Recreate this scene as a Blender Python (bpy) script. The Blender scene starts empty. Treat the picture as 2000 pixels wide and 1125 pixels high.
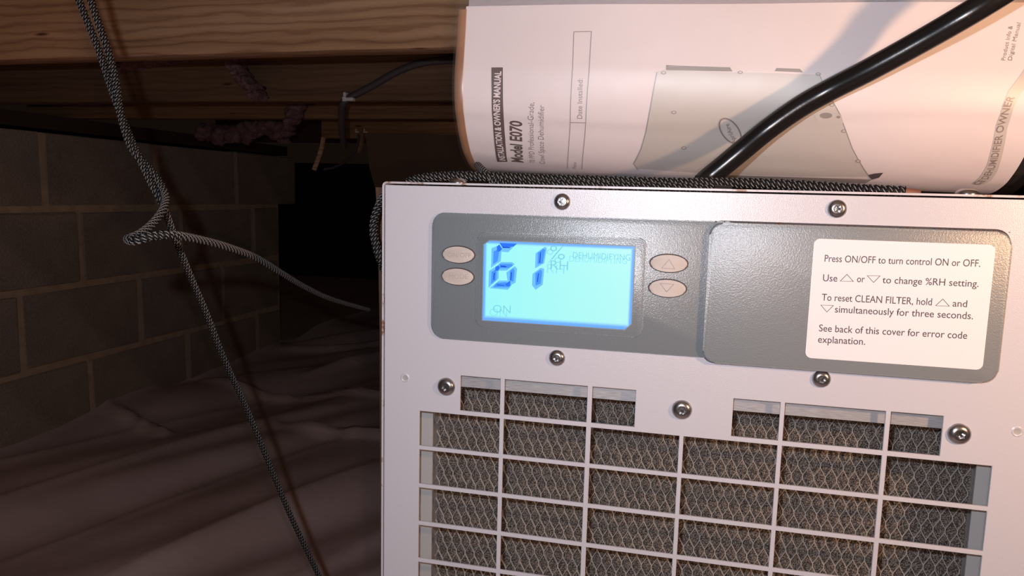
import bpy, bmesh, math, random
import numpy as np
from mathutils import Vector, noise
random.seed(4); rng = np.random.default_rng(7)
S = bpy.context.scene
COL = S.collection

# ------------------------------------------------------------------ camera
W_, H_ = 2000.0, 1125.0
F = 1430.0
MR = np.array([[0.97292007, 0.22973875, 0.02542926],
               [-0.053365, 0.11621639, 0.99178926],
               [-0.22489713, 0.9662887, -0.12532926]])      # right, up, forward
O = np.array([0.0, -0.40, 0.0])
cam = bpy.data.cameras.new('camera'); co = bpy.data.objects.new('camera', cam); COL.objects.link(co)
cam.sensor_width = 36.0; cam.sensor_fit = 'HORIZONTAL'; cam.lens = 36.0*F/W_
cam.clip_start = 0.01; cam.clip_end = 50
from mathutils import Matrix
co.matrix_world = Matrix(((MR[0][0], MR[1][0], -MR[2][0], O[0]), (MR[0][1], MR[1][1], -MR[2][1], O[1]),
                          (MR[0][2], MR[1][2], -MR[2][2], O[2]), (0, 0, 0, 1)))
S.camera = co
S.view_settings.view_transform = 'Standard'; S.view_settings.look = 'None'
S.view_settings.exposure = 0.0; S.view_settings.gamma = 1.0
S.view_settings.use_curve_mapping = False

# ------------------------------------------------------------------ world and lights
w = bpy.data.worlds.new('world'); S.world = w; w.use_nodes = True
w.node_tree.nodes['Background'].inputs[0].default_value = (0.5, 0.30, 0.20, 1)
w.node_tree.nodes['Background'].inputs[1].default_value = 0.012
def cam_off(r, u, f): return Vector(O + MR[0]*r + MR[1]*u + MR[2]*f)
def point(name, loc, power, col, rad):
    l = bpy.data.lights.new(name, 'POINT'); l.energy = power; l.color = col; l.shadow_soft_size = rad
    o = bpy.data.objects.new(name, l); o.location = loc; COL.objects.link(o); return o
point('flash_cool', cam_off(-0.030, 0.030, 0.0), 6.7, (0.79, 0.88, 1.0), 0.0035)
point('flash_warm', cam_off(0.016, -0.012, 0.0), 1.9, (1.0, 0.62, 0.44), 0.0035)
lamp = bpy.data.lights.new('work_lamp', 'AREA'); lamp.energy = 1.9; lamp.color = (1.0, 0.58, 0.33)
lamp.shape = 'DISK'; lamp.size = 0.035
lo = bpy.data.objects.new('work_lamp', lamp); lo.location = (0.36, -0.26, 0.035); COL.objects.link(lo)
d_ = Vector((0.18, 0.06, 0.05)) - Vector(lo.location)
lo.rotation_euler = d_.to_track_quat('-Z', 'Y').to_euler()

# ------------------------------------------------------------------ pixel helpers (measurements -> points of the place)
def ray(x, y): return MR.T @ np.array([(x-1000)/F, -(y-562.5)/F, 1.0])
def P(x, y, d): return Vector(O + ray(x, y)*d)
def onY(x, y, Y=0.0):
    d = ray(x, y); return Vector(O + d*((Y-O[1])/d[1]))
def onX(x, y, X):
    d = ray(x, y); return Vector(O + d*((X-O[0])/d[0]))
def srgb(r, g, b):
    f = lambda c: ((c/255+0.055)/1.055)**2.4 if c > 10 else c/255/12.92
    return (f(r), f(g), f(b), 1)

# ------------------------------------------------------------------ materials
def mat(name, col=(0.5, 0.5, 0.5, 1), rough=0.5, metal=0.0, spec=0.5):
    m = bpy.data.materials.new(name); m.use_nodes = True
    b = m.node_tree.nodes['Principled BSDF']
    b.inputs['Base Color'].default_value = col if len(col) == 4 else (*col, 1)
    b.inputs['Roughness'].default_value = rough; b.inputs['Metallic'].default_value = metal
    b.inputs['Specular IOR Level'].default_value = spec
    return m
def N(m, t, **k):
    n = m.node_tree.nodes.new(t)
    for a, v in k.items():
        if a in n.inputs: n.inputs[a].default_value = v
        else: setattr(n, a, v)
    return n
def L(m, a, b): m.node_tree.links.new(a, b)
def B(m): return m.node_tree.nodes['Principled BSDF']
def coords(m, scale=(1, 1, 1)):
    tc = N(m, 'ShaderNodeTexCoord'); mp = N(m, 'ShaderNodeMapping'); mp.inputs['Scale'].default_value = scale
    L(m, tc.outputs['Object'], mp.inputs['Vector']); return mp.outputs[0]
def noise_tex(m, vec, scale, detail=3, rough=0.5):
    n = N(m, 'ShaderNodeTexNoise'); n.inputs['Scale'].default_value = scale
    n.inputs['Detail'].default_value = detail; n.inputs['Roughness'].default_value = rough
    L(m, vec, n.inputs['Vector']); return n
def ramp(m, fac, stops):
    r = N(m, 'ShaderNodeValToRGB'); e = r.color_ramp.elements
    while len(e) < len(stops): e.new(0.5)
    for i, (p, c) in enumerate(stops): e[i].position = p; e[i].color = c if len(c) == 4 else (*c, 1)
    L(m, fac, r.inputs['Fac']); return r.outputs['Color']
def bump(m, h, strength, dist):
    b = N(m, 'ShaderNodeBump'); b.inputs['Strength'].default_value = strength; b.inputs['Distance'].default_value = dist
    L(m, h, b.inputs['Height']); L(m, b.outputs[0], B(m).inputs['Normal']); return b
def mixc(m, fac, a, b, mode='MIX'):
    x = N(m, 'ShaderNodeMix'); x.data_type = 'RGBA'; x.blend_type = mode
    for s, v in ((x.inputs['Factor'], fac), (x.inputs['A'], a), (x.inputs['B'], b)):
        if hasattr(v, 'is_linked'): L(m, v, s)
        else: s.default_value = v
    return x.outputs['Result']
def mixsock(x): return x
# the Mix node has several sockets of each name: address the colour ones by index
def mixc(m, fac, a, b, mode='MIX'):
    x = N(m, 'ShaderNodeMix'); x.data_type = 'RGBA'; x.blend_type = mode
    for s, v in ((x.inputs[0], fac), (x.inputs[6], a), (x.inputs[7], b)):
        if isinstance(v, bpy.types.NodeSocket): L(m, v, s)
        else: s.default_value = v
    return x.outputs[2]

def textured_paint(name, col, rough, bumps, bscale=850, dist=0.00012, spec=0.5, spark=0.0):
    m = mat(name, col, rough, 0, spec); v = coords(m)
    n = noise_tex(m, v, bscale, 2, 0.6)
    bump(m, n.outputs['Fac'], bumps, dist)
    if spark:
        vo = N(m, 'ShaderNodeTexVoronoi'); vo.inputs['Scale'].default_value = 1500; L(m, v, vo.inputs['Vector'])
        sep = N(m, 'ShaderNodeSeparateColor'); L(m, vo.outputs['Color'], sep.inputs[0])
        c = ramp(m, sep.outputs[0], [(0, (rough, rough, rough)), (1-spark, (rough, rough, rough)), (1, (0.12, 0.12, 0.12))])
        L(m, c, B(m).inputs['Roughness'])
    return m
M = {}
M['panel'] = textured_paint('panel_paint', (0.43, 0.42, 0.455, 1), 0.30, 0.9, 1800, 0.00012, 0.6)
M['grey'] = textured_paint('grey_plastic', (0.140, 0.158, 0.170, 1), 0.30, 1.0, 1800, 0.00013, 0.8)
M['grey_cover'] = textured_paint('grey_cover_plastic', (0.155, 0.168, 0.176, 1), 0.34, 0.9, 1300, 0.00015, 0.6)
M['bezel'] = mat('bezel_plastic', (0.14, 0.155, 0.165, 1), 0.45)
M['label'] = mat('label_white', (0.60, 0.565, 0.585, 1), 0.5)
M['ink'] = mat('label_ink', (0.055, 0.05, 0.065, 1), 0.5)
M['button'] = mat('button_rubber', (0.40, 0.34, 0.305, 1), 0.55)
M['emboss'] = mat('button_emboss', (0.31, 0.265, 0.24, 1), 0.55)  # shading of the embossed letters is put into a darker colour
M['gap'] = mat('gap_shade', (0.03, 0.025, 0.03, 1), 0.7)  # shadow lines round cover and buttons are painted in this dark colour
# cabinet paint with rust at the edges
m = M['cabinet'] = mat('cabinet_paint', (0.6, 0.58, 0.6, 1), 0.4); v = coords(m)
n = noise_tex(m, v, 60, 5, 0.7)
L(m, ramp(m, n.outputs['Fac'], [(0.0, (0.42, 0.40, 0.44)), (0.56, (0.42, 0.40, 0.43)), (0.64, (0.20, 0.09, 0.05))]), B(m).inputs['Base Color'])
m = M['steel'] = mat('screw_steel', (0.36, 0.34, 0.34, 1), 0.25, 0.95); v = coords(m)
m = M['galv'] = mat('galvanised', (0.42, 0.43, 0.44, 1), 0.38, 0.55); v = coords(m, (1, 1, 14)); n = noise_tex(m, v, 160, 3)
L(m, ramp(m, n.outputs['Fac'], [(0.3, (0.34, 0.34, 0.36)), (0.7, (0.52, 0.51, 0.52))]), B(m).inputs['Base Color'])
M['tray'] = mat('filter_tray', (0.30, 0.29, 0.285, 1), 0.5)
M['wire'] = mat('expanded_metal', (0.62, 0.60, 0.57, 1), 0.24, 0.6)
m = M['foam'] = mat('foam', (0.1, 0.1, 0.1, 1), 0.9, 0, 0.2); v = coords(m)
n1 = noise_tex(m, v, 1500, 2, 0.65)
c = ramp(m, n1.outputs['Fac'], [(0.36, (0.010, 0.008, 0.008)), (0.5, (0.068, 0.057, 0.050)), (0.62, (0.20, 0.165, 0.14))])
L(m, c, B(m).inputs['Base Color']); bump(m, n1.outputs['Fac'], 0.8, 0.0006)
def rubber_m():
    m = mat('cable_rubber', (0.007, 0.006, 0.007, 1), 0.24, 0, 0.32); v = coords(m)
    n = noise_tex(m, v, 450, 4, 0.65)
    L(m, ramp(m, n.outputs['Fac'], [(0.0, (0.006, 0.006, 0.007)), (0.70, (0.008, 0.007, 0.007)), (0.80, (0.07, 0.05, 0.04))]), B(m).inputs['Base Color'])
    bump(m, n.outputs['Fac'], 0.15, 0.0002); return m
M['rubber'] = rubber_m()
M['rope_dark'] = mat('rope_black', (0.007, 0.006, 0.006, 1), 0.6, 0, 0.12)
M['rope_light'] = mat('rope_fleck_glint', (0.20, 0.187, 0.178, 1), 0.45, 0, 0.3)  # pale strands, their colour also standing in for glints on the braid
M['rope_core'] = mat('rope_core', (0.006, 0.005, 0.005, 1), 0.8, 0, 0.1)
M['melt'] = mat('melted_end', (0.012, 0.011, 0.011, 1), 0.35)
M['copper'] = mat('rust_tip', (0.16, 0.06, 0.035, 1), 0.6)
# paper
m = M['paper'] = mat('paper', (0.60, 0.535, 0.54, 1), 0.5, 0, 0.3); v = coords(m)
n = noise_tex(m, v, 14, 3, 0.5); bump(m, n.outputs['Fac'], 0.35, 0.004)
M['page'] = mat('page_block', (0.62, 0.56, 0.60, 1), 0.6)
M['print_dark'] = mat('print_dark', (0.10, 0.068, 0.062, 1), 0.45)
M['print_mid'] = mat('print_mid', (0.20, 0.155, 0.145, 1), 0.45)
M['print_grey'] = mat('print_grey', (0.43, 0.395, 0.37, 1), 0.42)
M['print_grey2'] = mat('print_grey_dark', (0.23, 0.205, 0.19, 1), 0.45)
M['print_pale'] = mat('print_pale', (0.45, 0.41, 0.385, 1), 0.42)
M['print_black'] = mat('print_black', (0.05, 0.04, 0.045, 1), 0.45)
def plastic(name, fac, col, rough, frac):
    m = bpy.data.materials.new(name); m.use_nodes = True; nt = m.node_tree; nt.nodes.clear()
    out = nt.nodes.new('ShaderNodeOutputMaterial'); tr = nt.nodes.new('ShaderNodeBsdfTransparent')
    gl = nt.nodes.new('ShaderNodeBsdfGlossy'); gl.inputs['Roughness'].default_value = rough
    df = nt.nodes.new('ShaderNodeBsdfDiffuse'); df.inputs[0].default_value = col
    a = nt.nodes.new('ShaderNodeMixShader'); a.inputs[0].default_value = frac
    nt.links.new(gl.outputs[0], a.inputs[1]); nt.links.new(df.outputs[0], a.inputs[2])
    b = nt.nodes.new('ShaderNodeMixShader'); b.inputs[0].default_value = fac
    nt.links.new(tr.outputs[0], b.inputs[1]); nt.links.new(a.outputs[0], b.inputs[2])
    nt.links.new(b.outputs[0], out.inputs[0])
    tc = nt.nodes.new('ShaderNodeTexCoord'); nz = nt.nodes.new('ShaderNodeTexNoise'); nz.inputs['Scale'].default_value = 18
    nt.links.new(tc.outputs['Object'], nz.inputs['Vector']); bp = nt.nodes.new('ShaderNodeBump')
    bp.inputs['Strength'].default_value = 0.5; bp.inputs['Distance'].default_value = 0.006
    nt.links.new(nz.outputs[0], bp.inputs['Height']); nt.links.new(bp.outputs[0], gl.inputs['Normal'])
    return m
M['film'] = plastic('clear_film', 0.03, (0.6, 0.55, 0.55, 1), 0.42, 0.3)
M['seam'] = plastic('film_seam', 0.6, (0.40, 0.20, 0.11, 1), 0.3, 0.93)
# wood
def wood(name, dark, mid, light, contrast=1.0):
    m = mat(name, mid, 0.75, 0, 0.2); v = coords(m, (1.0, 26, 26))
    n = noise_tex(m, v, 1.5, 5, 0.62)
    v2 = coords(m, (0.13, 1, 1)); wv = N(m, 'ShaderNodeTexWave'); wv.wave_type = 'BANDS'; wv.bands_direction = 'Z'
    wv.inputs['Scale'].default_value = 26; wv.inputs['Distortion'].default_value = 6.0
    wv.inputs['Detail'].default_value = 3; wv.inputs['Detail Scale'].default_value = 2.2; L(m, v2, wv.inputs['Vector'])
    c1 = ramp(m, n.outputs['Fac'], [(0.3, dark), (0.5, mid), (0.72, light)])
    c2 = ramp(m, wv.outputs['Fac'], [(0.0, (0.72, 0.66, 0.61)), (0.3, (0.95, 0.93, 0.92)), (1.0, (1.05, 1.05, 1.03))])
    c = mixc(m, contrast, c1, c2, 'MULTIPLY')
    vk = coords(m, (5, 26, 26)); vo = N(m, 'ShaderNodeTexVoronoi'); vo.inputs['Scale'].default_value = 1.1; L(m, vk, vo.inputs['Vector'])
    k = ramp(m, vo.outputs['Distance'], [(0.03, (0.25, 0.18, 0.14)), (0.09, (1, 1, 1))])
    L(m, mixc(m, 1.0, c, k, 'MULTIPLY'), B(m).inputs['Base Color'])
    bump(m, n.outputs['Fac'], 0.3, 0.002); return m
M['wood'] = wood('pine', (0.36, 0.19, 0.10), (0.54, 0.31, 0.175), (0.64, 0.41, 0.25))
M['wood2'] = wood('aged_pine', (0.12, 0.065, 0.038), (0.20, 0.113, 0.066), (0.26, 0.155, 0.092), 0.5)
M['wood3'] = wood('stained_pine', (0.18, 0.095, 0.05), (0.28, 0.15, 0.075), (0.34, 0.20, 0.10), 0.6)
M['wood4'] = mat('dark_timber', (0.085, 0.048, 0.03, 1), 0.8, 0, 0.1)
M['brown'] = mat('dark_brown', (0.085, 0.043, 0.026, 1), 0.7, 0, 0.2)
# masonry
m = M['block'] = mat('concrete_block', (0.3, 0.28, 0.25, 1), 0.95, 0, 0.1); v = coords(m)
n = noise_tex(m, v, 7, 5, 0.6); n2 = noise_tex(m, v, 220, 3, 0.7)
c = mixc(m, 0.35, ramp(m, n.outputs['Fac'], [(0.3, (0.32, 0.225, 0.165)), (0.7, (0.54, 0.39, 0.29))]),
         ramp(m, n2.outputs['Fac'], [(0.35, (0.22, 0.165, 0.125)), (0.65, (0.60, 0.46, 0.36))]))
L(m, c, B(m).inputs['Base Color']); bump(m, n2.outputs['Fac'], 0.6, 0.002)
m = M['mortar'] = mat('mortar', (0.4, 0.3, 0.2, 1), 0.95, 0, 0.1); v = coords(m); n = noise_tex(m, v, 30, 4)
L(m, ramp(m, n.outputs['Fac'], [(0.3, (0.58, 0.39, 0.25)), (0.7, (0.75, 0.54, 0.37))]), B(m).inputs['Base Color'])
m = M['liner'] = mat('poly_liner', (0.55, 0.45, 0.42, 1), 0.36, 0, 0.4); v = coords(m); n = noise_tex(m, v, 5, 4)
L(m, ramp(m, n.outputs['Fac'], [(0.3, (0.66, 0.46, 0.42)), (0.7, (0.84, 0.62, 0.57))]), B(m).inputs['Base Color'])
n = noise_tex(m, v, 26, 3); bump(m, n.outputs['Fac'], 0.3, 0.006)
m = M['pink'] = mat('fibreglass', (0.45, 0.20, 0.20, 1), 1.0, 0, 0.05); v = coords(m); n = noise_tex(m, v, 70, 6, 0.7)
L(m, ramp(m, n.outputs['Fac'], [(0.3, (0.17, 0.075, 0.075)), (0.7, (0.42, 0.24, 0.23))]), B(m).inputs['Base Color'])
bump(m, n.outputs['Fac'], 1.0, 0.01)
M['wall_darkness'] = mat('wall_darkness', (0.05, 0.035, 0.03, 1), 0.95, 0, 0.05)  # the darkness on the far wall is put into this colour
M['jacket'] = mat('cable_jacket', (0.085, 0.062, 0.066, 1), 0.55)
M['clip'] = mat('white_clip', (0.85, 0.8, 0.76, 1), 0.4)
M['subfloor'] = mat('subfloor', (0.2, 0.12, 0.07, 1), 0.9)
def emis(name, col, st=1.0):
    m = bpy.data.materials.new(name); m.use_nodes = True; b = B(m)
    b.inputs['Base Color'].default_value = (0, 0, 0, 1); b.inputs['Specular IOR Level'].default_value = 0.15
    b.inputs['Roughness'].default_value = 0.3
    b.inputs['Emission Color'].default_value = col; b.inputs['Emission Strength'].default_value = st; return m
M['lcdL'] = emis('lcd_light', srgb(112, 196, 255)); M['lcdM'] = emis('lcd_mid', srgb(72, 152, 255))
M['lcdD'] = emis('lcd_deep', srgb(42, 118, 250)); M['lcdC'] = emis('lcd_core', srgb(18, 62, 205))
M['lcdT'] = emis('lcd_text', srgb(122, 208, 234)); M['lcdT2'] = emis('lcd_text_shadow', srgb(142, 228, 246))

# ------------------------------------------------------------------ object helpers
def put(name, me, material=None, parent=None):
    o = bpy.data.objects.new(name, me); COL.objects.link(o)
    if material is not None:
        for mm in (material if isinstance(material, list) else [material]): me.materials.append(mm)
    if parent is not None: o.parent = parent
    return o
def finish(name, bm, material, parent=None, smooth=False, sharp=None):
    bmesh.ops.recalc_face_normals(bm, faces=bm.faces[:])
    me = bpy.data.meshes.new(name); bm.to_mesh(me); bm.free()
    if smooth:
        for p in me.polygons: p.use_smooth = True
        if sharp: me.set_sharp_from_angle(angle=math.radians(sharp))
    return put(name, me, material, parent)
def tag(o, label, cat, group=None):
    o['label'] = label; o['category'] = cat
    if group: o['group'] = group
    return o
def struct(o): o['kind'] = 'structure'; return o
def empty(name, loc=(0, 0, 0)):
    o = bpy.data.objects.new(name, None); o.location = loc; o.empty_display_size = 0.05; COL.objects.link(o); return o
def box(bm, x0, x1, y0, y1, z0, z1):
    v = [bm.verts.new((x, y, z)) for x in (x0, x1) for y in (y0, y1) for z in (z0, z1)]
    for f in ((0, 1, 3, 2), (4, 6, 7, 5), (0, 4, 5, 1), (2, 3, 7, 6), (0, 2, 6, 4), (1, 5, 7, 3)):
        bm.faces.new([v[i] for i in f])
def box_obj(name, dims, material, parent=None, bev=0.0, segs=2):
    bm = bmesh.new(); box(bm, *dims)
    if bev: bmesh.ops.bevel(bm, geom=bm.edges[:], offset=bev, segments=segs, affect='EDGES', profile=0.5)
    return finish(name, bm, material, parent, smooth=bool(bev), sharp=40)
def rrect(x0, x1, z0, z1, r, n=7):
    pts = []
    for cx, cz, a0 in ((x1-r, z1-r, 0), (x0+r, z1-r, 90), (x0+r, z0+r, 180), (x1-r, z0+r, 270)):
        for i in range(n+1):
            a = math.radians(a0+90*i/n); pts.append((cx+r*math.cos(a), cz+r*math.sin(a)))
    return pts
def prism(bm, pts, y0, y1, bev=0.0, segs=2):
    """outline in x,z extruded from y0 (front) to y1 (back); bevels the front rim"""
    fr = [bm.verts.new((x, y0, z)) for x, z in pts]; bk = [bm.verts.new((x, y1, z)) for x, z in pts]
    f = bm.faces.new(fr); bm.faces.new(bk[::-1]); n = len(pts)
    for i in range(n): bm.faces.new((fr[i], bk[i], bk[(i+1) % n], fr[(i+1) % n]))
    if bev: bmesh.ops.bevel(bm, geom=list(f.edges), offset=bev, segments=segs, affect='EDGES', profile=0.5)
def prism_obj(name, pts, y0, y1, material, parent, bev=0.0, segs=2):
    bm = bmesh.new(); prism(bm, pts, y0, y1, bev, segs); return finish(name, bm, material, parent, True, 35)
def catmull(pts, step):
    pts = [Vector(p) for p in pts]; pts = [2*pts[0]-pts[1]]+pts+[2*pts[-1]-pts[-2]]
    fine = []
    for i in range(1, len(pts)-2):
        p0, p1, p2, p3 = pts[i-1:i+3]
        for k in range(24):
            t = k/24; fine.append(0.5*((2*p1)+(p2-p0)*t+(2*p0-5*p1+4*p2-p3)*t*t+(3*p1-p0-3*p2+p3)*t**3))
    fine.append(pts[-2]); A = np.array(fine); seg = np.linalg.norm(np.diff(A, axis=0), axis=1)
    s = np.concatenate([[0], np.cumsum(seg)]); n = max(4, int(s[-1]/step)); q = np.linspace(0, s[-1], n+1)
    return np.stack([np.interp(q, s, A[:, i]) for i in range(3)], 1)
def frames(C):
    T = np.gradient(C, axis=0); T /= np.linalg.norm(T, axis=1)[:, None]
    up = np.array([0, 0, 1.0]) if abs(T[0][2]) < 0.9 else np.array([1.0, 0, 0])
    Nn = np.zeros_like(C); n = up-T[0]*up.dot(T[0]); Nn[0] = n/np.linalg.norm(n)
    for i in range(1, len(C)):
        n = Nn[i-1]-T[i]*Nn[i-1].dot(T[i]); Nn[i] = n/np.linalg.norm(n)
    return T, Nn, np.cross(T, Nn)
def tube_bm(C, r, sides=12, caps=True):
    T, A, Bn = frames(C); n = len(C); rr = r if hasattr(r, '__len__') else [r]*n
    bm = bmesh.new(); rings = []
    for i in range(n):
        rings.append([bm.verts.new(C[i]+rr[i]*(A[i]*math.cos(a)+Bn[i]*math.sin(a))) for a in np.linspace(0, 2*math.pi, sides, endpoint=False)])
    for i in range(n-1):
        for k in range(sides): bm.faces.new((rings[i][k], rings[i][(k+1) % sides], rings[i+1][(k+1) % sides], rings[i+1][k]))
    if caps: bm.faces.new(rings[0][::-1]); bm.faces.new(rings[-1])
    return bm
def tube(name, pts, r, material, parent=None, sides=12, step=0.004):
    C = catmull(pts, step); return finish(name, tube_bm(C, r, sides), material, parent, True, 60)

def braid(name, pts, R, parent=None, n=6, pitch=0.0165):
    """real braided sheath: n strands each way, passing over and under"""
    cross = pitch/(2*n); C = catmull(pts, cross/2); T, A, Bn = frames(C); m = len(C)
    s = np.arange(m)*cross/2; V = []; Fc = []; mi = []; base = 0
    hw0 = 0.5*(2*math.pi*R/n); amp = R*0.15
    for fam in (1, -1):
        for k in range(n):
            th = fam*2*math.pi*s/pitch+2*math.pi*k/n
            mm = s/cross
            th = th+2*math.pi*s/0.034                       # the whole sheath is slightly twisted
            off = fam*amp*np.cos(math.pi*mm)      # plain weave: over at even crossings, under at odd ones
            for j, (dw, dr) in enumerate(((-1, -0.10*R), (0, 0.06*R), (1, -0.10*R))):
                a = th+dw*hw0*(0.31 if fam > 0 else 0.95)/R
                V.append(C+(R+off+dr)[:, None]*(A*np.cos(a)[:, None]+Bn*np.sin(a)[:, None]))
            for j in range(2):
                a0 = base+j*m; b0 = base+(j+1)*m; i = np.arange(m-1)
                q = np.stack([a0+i, b0+i, b0+i+1, a0+i+1], 1); Fc.append(q if fam > 0 else q)
                mi += [0 if fam > 0 else 1]*(m-1)
            base += 3*m
    sd = 10; core = []
    ang = np.linspace(0, 2*math.pi, sd, endpoint=False)
    for a in ang: core.append(C+R*0.86*(A*math.cos(a)+Bn*math.sin(a)))
    V += core; i = np.arange(m-1)
    for k in range(sd):
        a0 = base+k*m; b0 = base+((k+1) % sd)*m
        Fc.append(np.stack([a0+i, b0+i, b0+i+1, a0+i+1], 1)); mi += [2]*(m-1)
    V = np.concatenate(V); Fc = np.concatenate(Fc)
    me = bpy.data.meshes.new(name); me.from_pydata(V.tolist(), [], Fc.tolist()); me.update()
    me.polygons.foreach_set('material_index', mi); me.polygons.foreach_set('use_smooth', [True]*len(me.polygons))
    return put(name, me, [M['rope_light'], M['rope_dark'], M['rope_core']], parent)

def text_bm(body, xlen=None, height=None, bold=0.0, slices=0):
    """text outline as a flat bmesh in (x, y); x from 0 to xlen, cap height = height"""
    cu = bpy.data.curves.new('t', 'FONT'); cu.body = body; cu.size = 1.0; cu.resolution_u = 4; cu.offset = bold
    ob = bpy.data.objects.new('t', cu); COL.objects.link(ob)
    dg = bpy.context.evaluated_depsgraph_get(); me = bpy.data.meshes.new_from_object(ob.evaluated_get(dg))
    bpy.data.objects.remove(ob); bpy.data.curves.remove(cu)
    bm = bmesh.new(); bm.from_mesh(me); bpy.data.meshes.remove(me)
    x0 = min(v.co.x for v in bm.verts); x1 = max(v.co.x for v in bm.verts); cap = 0.69
    sx = xlen/(x1-x0) if xlen else height/cap; sy = height/cap
    for v in bm.verts: v.co.x = (v.co.x-x0)*sx; v.co.y *= sy; v.co.z = 0
    return bm
def text_on_panel(name, body, p0, p1, hpx, Y, material, parent, bold=0.0, thick=0.00008):
    a = onY(*p0, Y); b = onY(*p1, Y); h = onY(p0[0], p0[1]-hpx, Y)
    ln = (b-a).length; dx = (b-a).normalized(); dz = Vector((-dx.z, 0, dx.x)); hh = abs((h-a).dot(dz))
    bm = text_bm(body, ln, hh, bold)
    for v in bm.verts:
        c = v.co.copy(); v.co = a+dx*c.x+dz*c.y
    return finish(name, bm, material, parent)
def poly_bm(bm, pts3):
    vs = [bm.verts.new(p) for p in pts3]; f = bm.faces.new(vs); return f
def outline_tri(bm, pts, wdt):
    """closed thin outline polygon in 3d plane y=const"""
    c = sum(pts, Vector())/3; n = len(pts)
    inner = [c+(p-c)*(1-wdt) for p in pts]
    o = [bm.verts.new(p) for p in pts]; i = [bm.verts.new(p) for p in inner]
    for k in range(n): bm.faces.new((o[k], o[(k+1) % n], i[(k+1) % n], i[k]))

# ================================================================== SETTING
FLZ, WX, JZ = -0.64, -1.56, 0.173
# liner floor
xs = np.arange(WX-0.02, 1.6, 0.013); ys = np.arange(-0.7, 4.6, 0.016)
X, Y = np.meshgrid(xs, ys); th = math.radians(27)
a = X*math.cos(th)-Y*math.sin(th); b = X*math.sin(th)+Y*math.cos(th)      # across / along the wrinkles
Z = np.zeros_like(X)
for k in range(26):
    f = rng.uniform(2.0, 13); g = rng.uniform(0.2, 1.6); p1, p2, p3 = rng.uniform(0, 6.28, 3)
    Z += 0.030/f*np.sin(a*f*2*math.pi/1.0*0.55+p1+0.7*np.sin(b*g*2.2+p2)+0.4*np.sin(b*3.1+p3))*(0.6+0.4*np.sin(b*g*3+p3))
Z += 0.011*(1-np.abs(np.sin(a*13+1.3*np.sin(b*2.3)+0.4)))**3*(0.5+0.5*np.sin(b*2.1+1))
Z += 0.012*np.exp(-(X-WX)/0.02)                                            # turned up the wall foot
def fold(p, q, h, wd):
    global Z
    d = np.array(q)-np.array(p); l = np.hypot(*d); d = d/l
    t = np.clip((X-p[0])*d[0]+(Y-p[1])*d[1], 0, l); dist = np.hypot(X-p[0]-d[0]*t, Y-p[1]-d[1]*t)
    Z += h*np.exp(-(dist/wd)**2)*np.minimum(1, (0.25+t/l*1.5))
def onfl(x, y):
    d = ray(x, y); return (O+d*((FLZ-O[2])/d[2]))[:2]
for p, q, h in (((205, 805), (318, 838), 0.026), ((370, 752), (560, 772), 0.018), ((520, 768), (745, 778), 0.020),
                ((535, 832), (745, 858), 0.026), ((600, 735), (745, 700), 0.03), ((560, 690), (745, 672), 0.03)):
    fold(onfl(*p), onfl(*q), h, 0.018)
ny, nx = X.shape
V = np.stack([X, Y, Z+FLZ], -1).reshape(-1, 3)
i, j = np.meshgrid(np.arange(nx-1), np.arange(ny-1)); b0 = (j*nx+i).ravel()
me = bpy.data.meshes.new('floor'); me.from_pydata(V.tolist(), [], np.stack([b0, b0+1, b0+nx+1, b0+nx], 1).tolist())
me.polygons.foreach_set('use_smooth', [True]*len(me.polygons)); me.update()
struct(put('floor', me, M['liner']))

# block wall: mortar body and single blocks
wall = box_obj('wall_left', (WX-0.19, WX-0.004, -0.7, 2.215, FLZ-0.05, 0.125), M['mortar']); struct(wall)
shapes = {}
def block(y0, y1, z0, z1, parent=wall):
    g = 0.0075; key = (round(y1-y0, 3), round(z1-z0, 3), random.randrange(3)); hl, hh = (y1-y0)/2-g, (z1-z0)/2-g
    if key not in shapes:
        bm = bmesh.new(); box(bm, -0.19, 0.0, -hl, hl, -hh, hh)
        bmesh.ops.bevel(bm, geom=bm.edges[:], offset=0.004, segments=1, affect='EDGES')
        for vv in bm.verts:
            if vv.co.x > -0.01: vv.co += Vector((random.uniform(-.002, .001), random.uniform(-.0025, .0025), random.uniform(-.0025, .0025)))
        bmesh.ops.recalc_face_normals(bm, faces=bm.faces[:])
        me = bpy.data.meshes.new('block'); bm.to_mesh(me); bm.free(); me.materials.append(M['block']); shapes[key] = me
    o = bpy.data.objects.new('block', shapes[key]); COL.objects.link(o); o.parent = parent
    o.location = (WX+random.uniform(-0.002, 0.0015), (y0+y1)/2, (z0+z1)/2)
rows = ((-0.065, 0.135, 1.13, 2.35), (-0.265, -0.065, 1.232, 2.215), (-0.468, -0.265, 1.04, 2.215), (-0.645, -0.468, 1.245, 2.215))
for z0, z1, yj, yend in rows:
    cuts = [yj+0.402*k for k in range(-5, 6)]; cuts = [c for c in cuts if -0.7 < c < yend-0.12]+[yend]
    for q0, q1 in zip(cuts[:-1], cuts[1:]): block(q0, q1, z0, z1)
struct(box_obj('wall_back', (-4.2, 2.2, 4.6, 4.75, FLZ-0.05, 0.20), M['wall_darkness']))
struct(box_obj('ceiling', (-1.75, 1.6, -0.7, 4.7, JZ+0.235, JZ+0.255), M['subfloor']))
struct(box_obj('floor_beyond', (-4.2, WX-0.02, 2.15, 4.7, FLZ-0.02, FLZ), M['liner']))

def joist(y, bottom, lab, material, x0=-1.72, x1=1.5, rot=0.0, h=0.232, rz=0.0):
    o = box_obj('floor_joist', (x0, x1, 0, 0.038, 0, h), material, None, 0.003, 2)
    o.location = (0, y, bottom); o.rotation_euler = (0, rot, rz); tag(o, lab, 'joist'); return o
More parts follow.
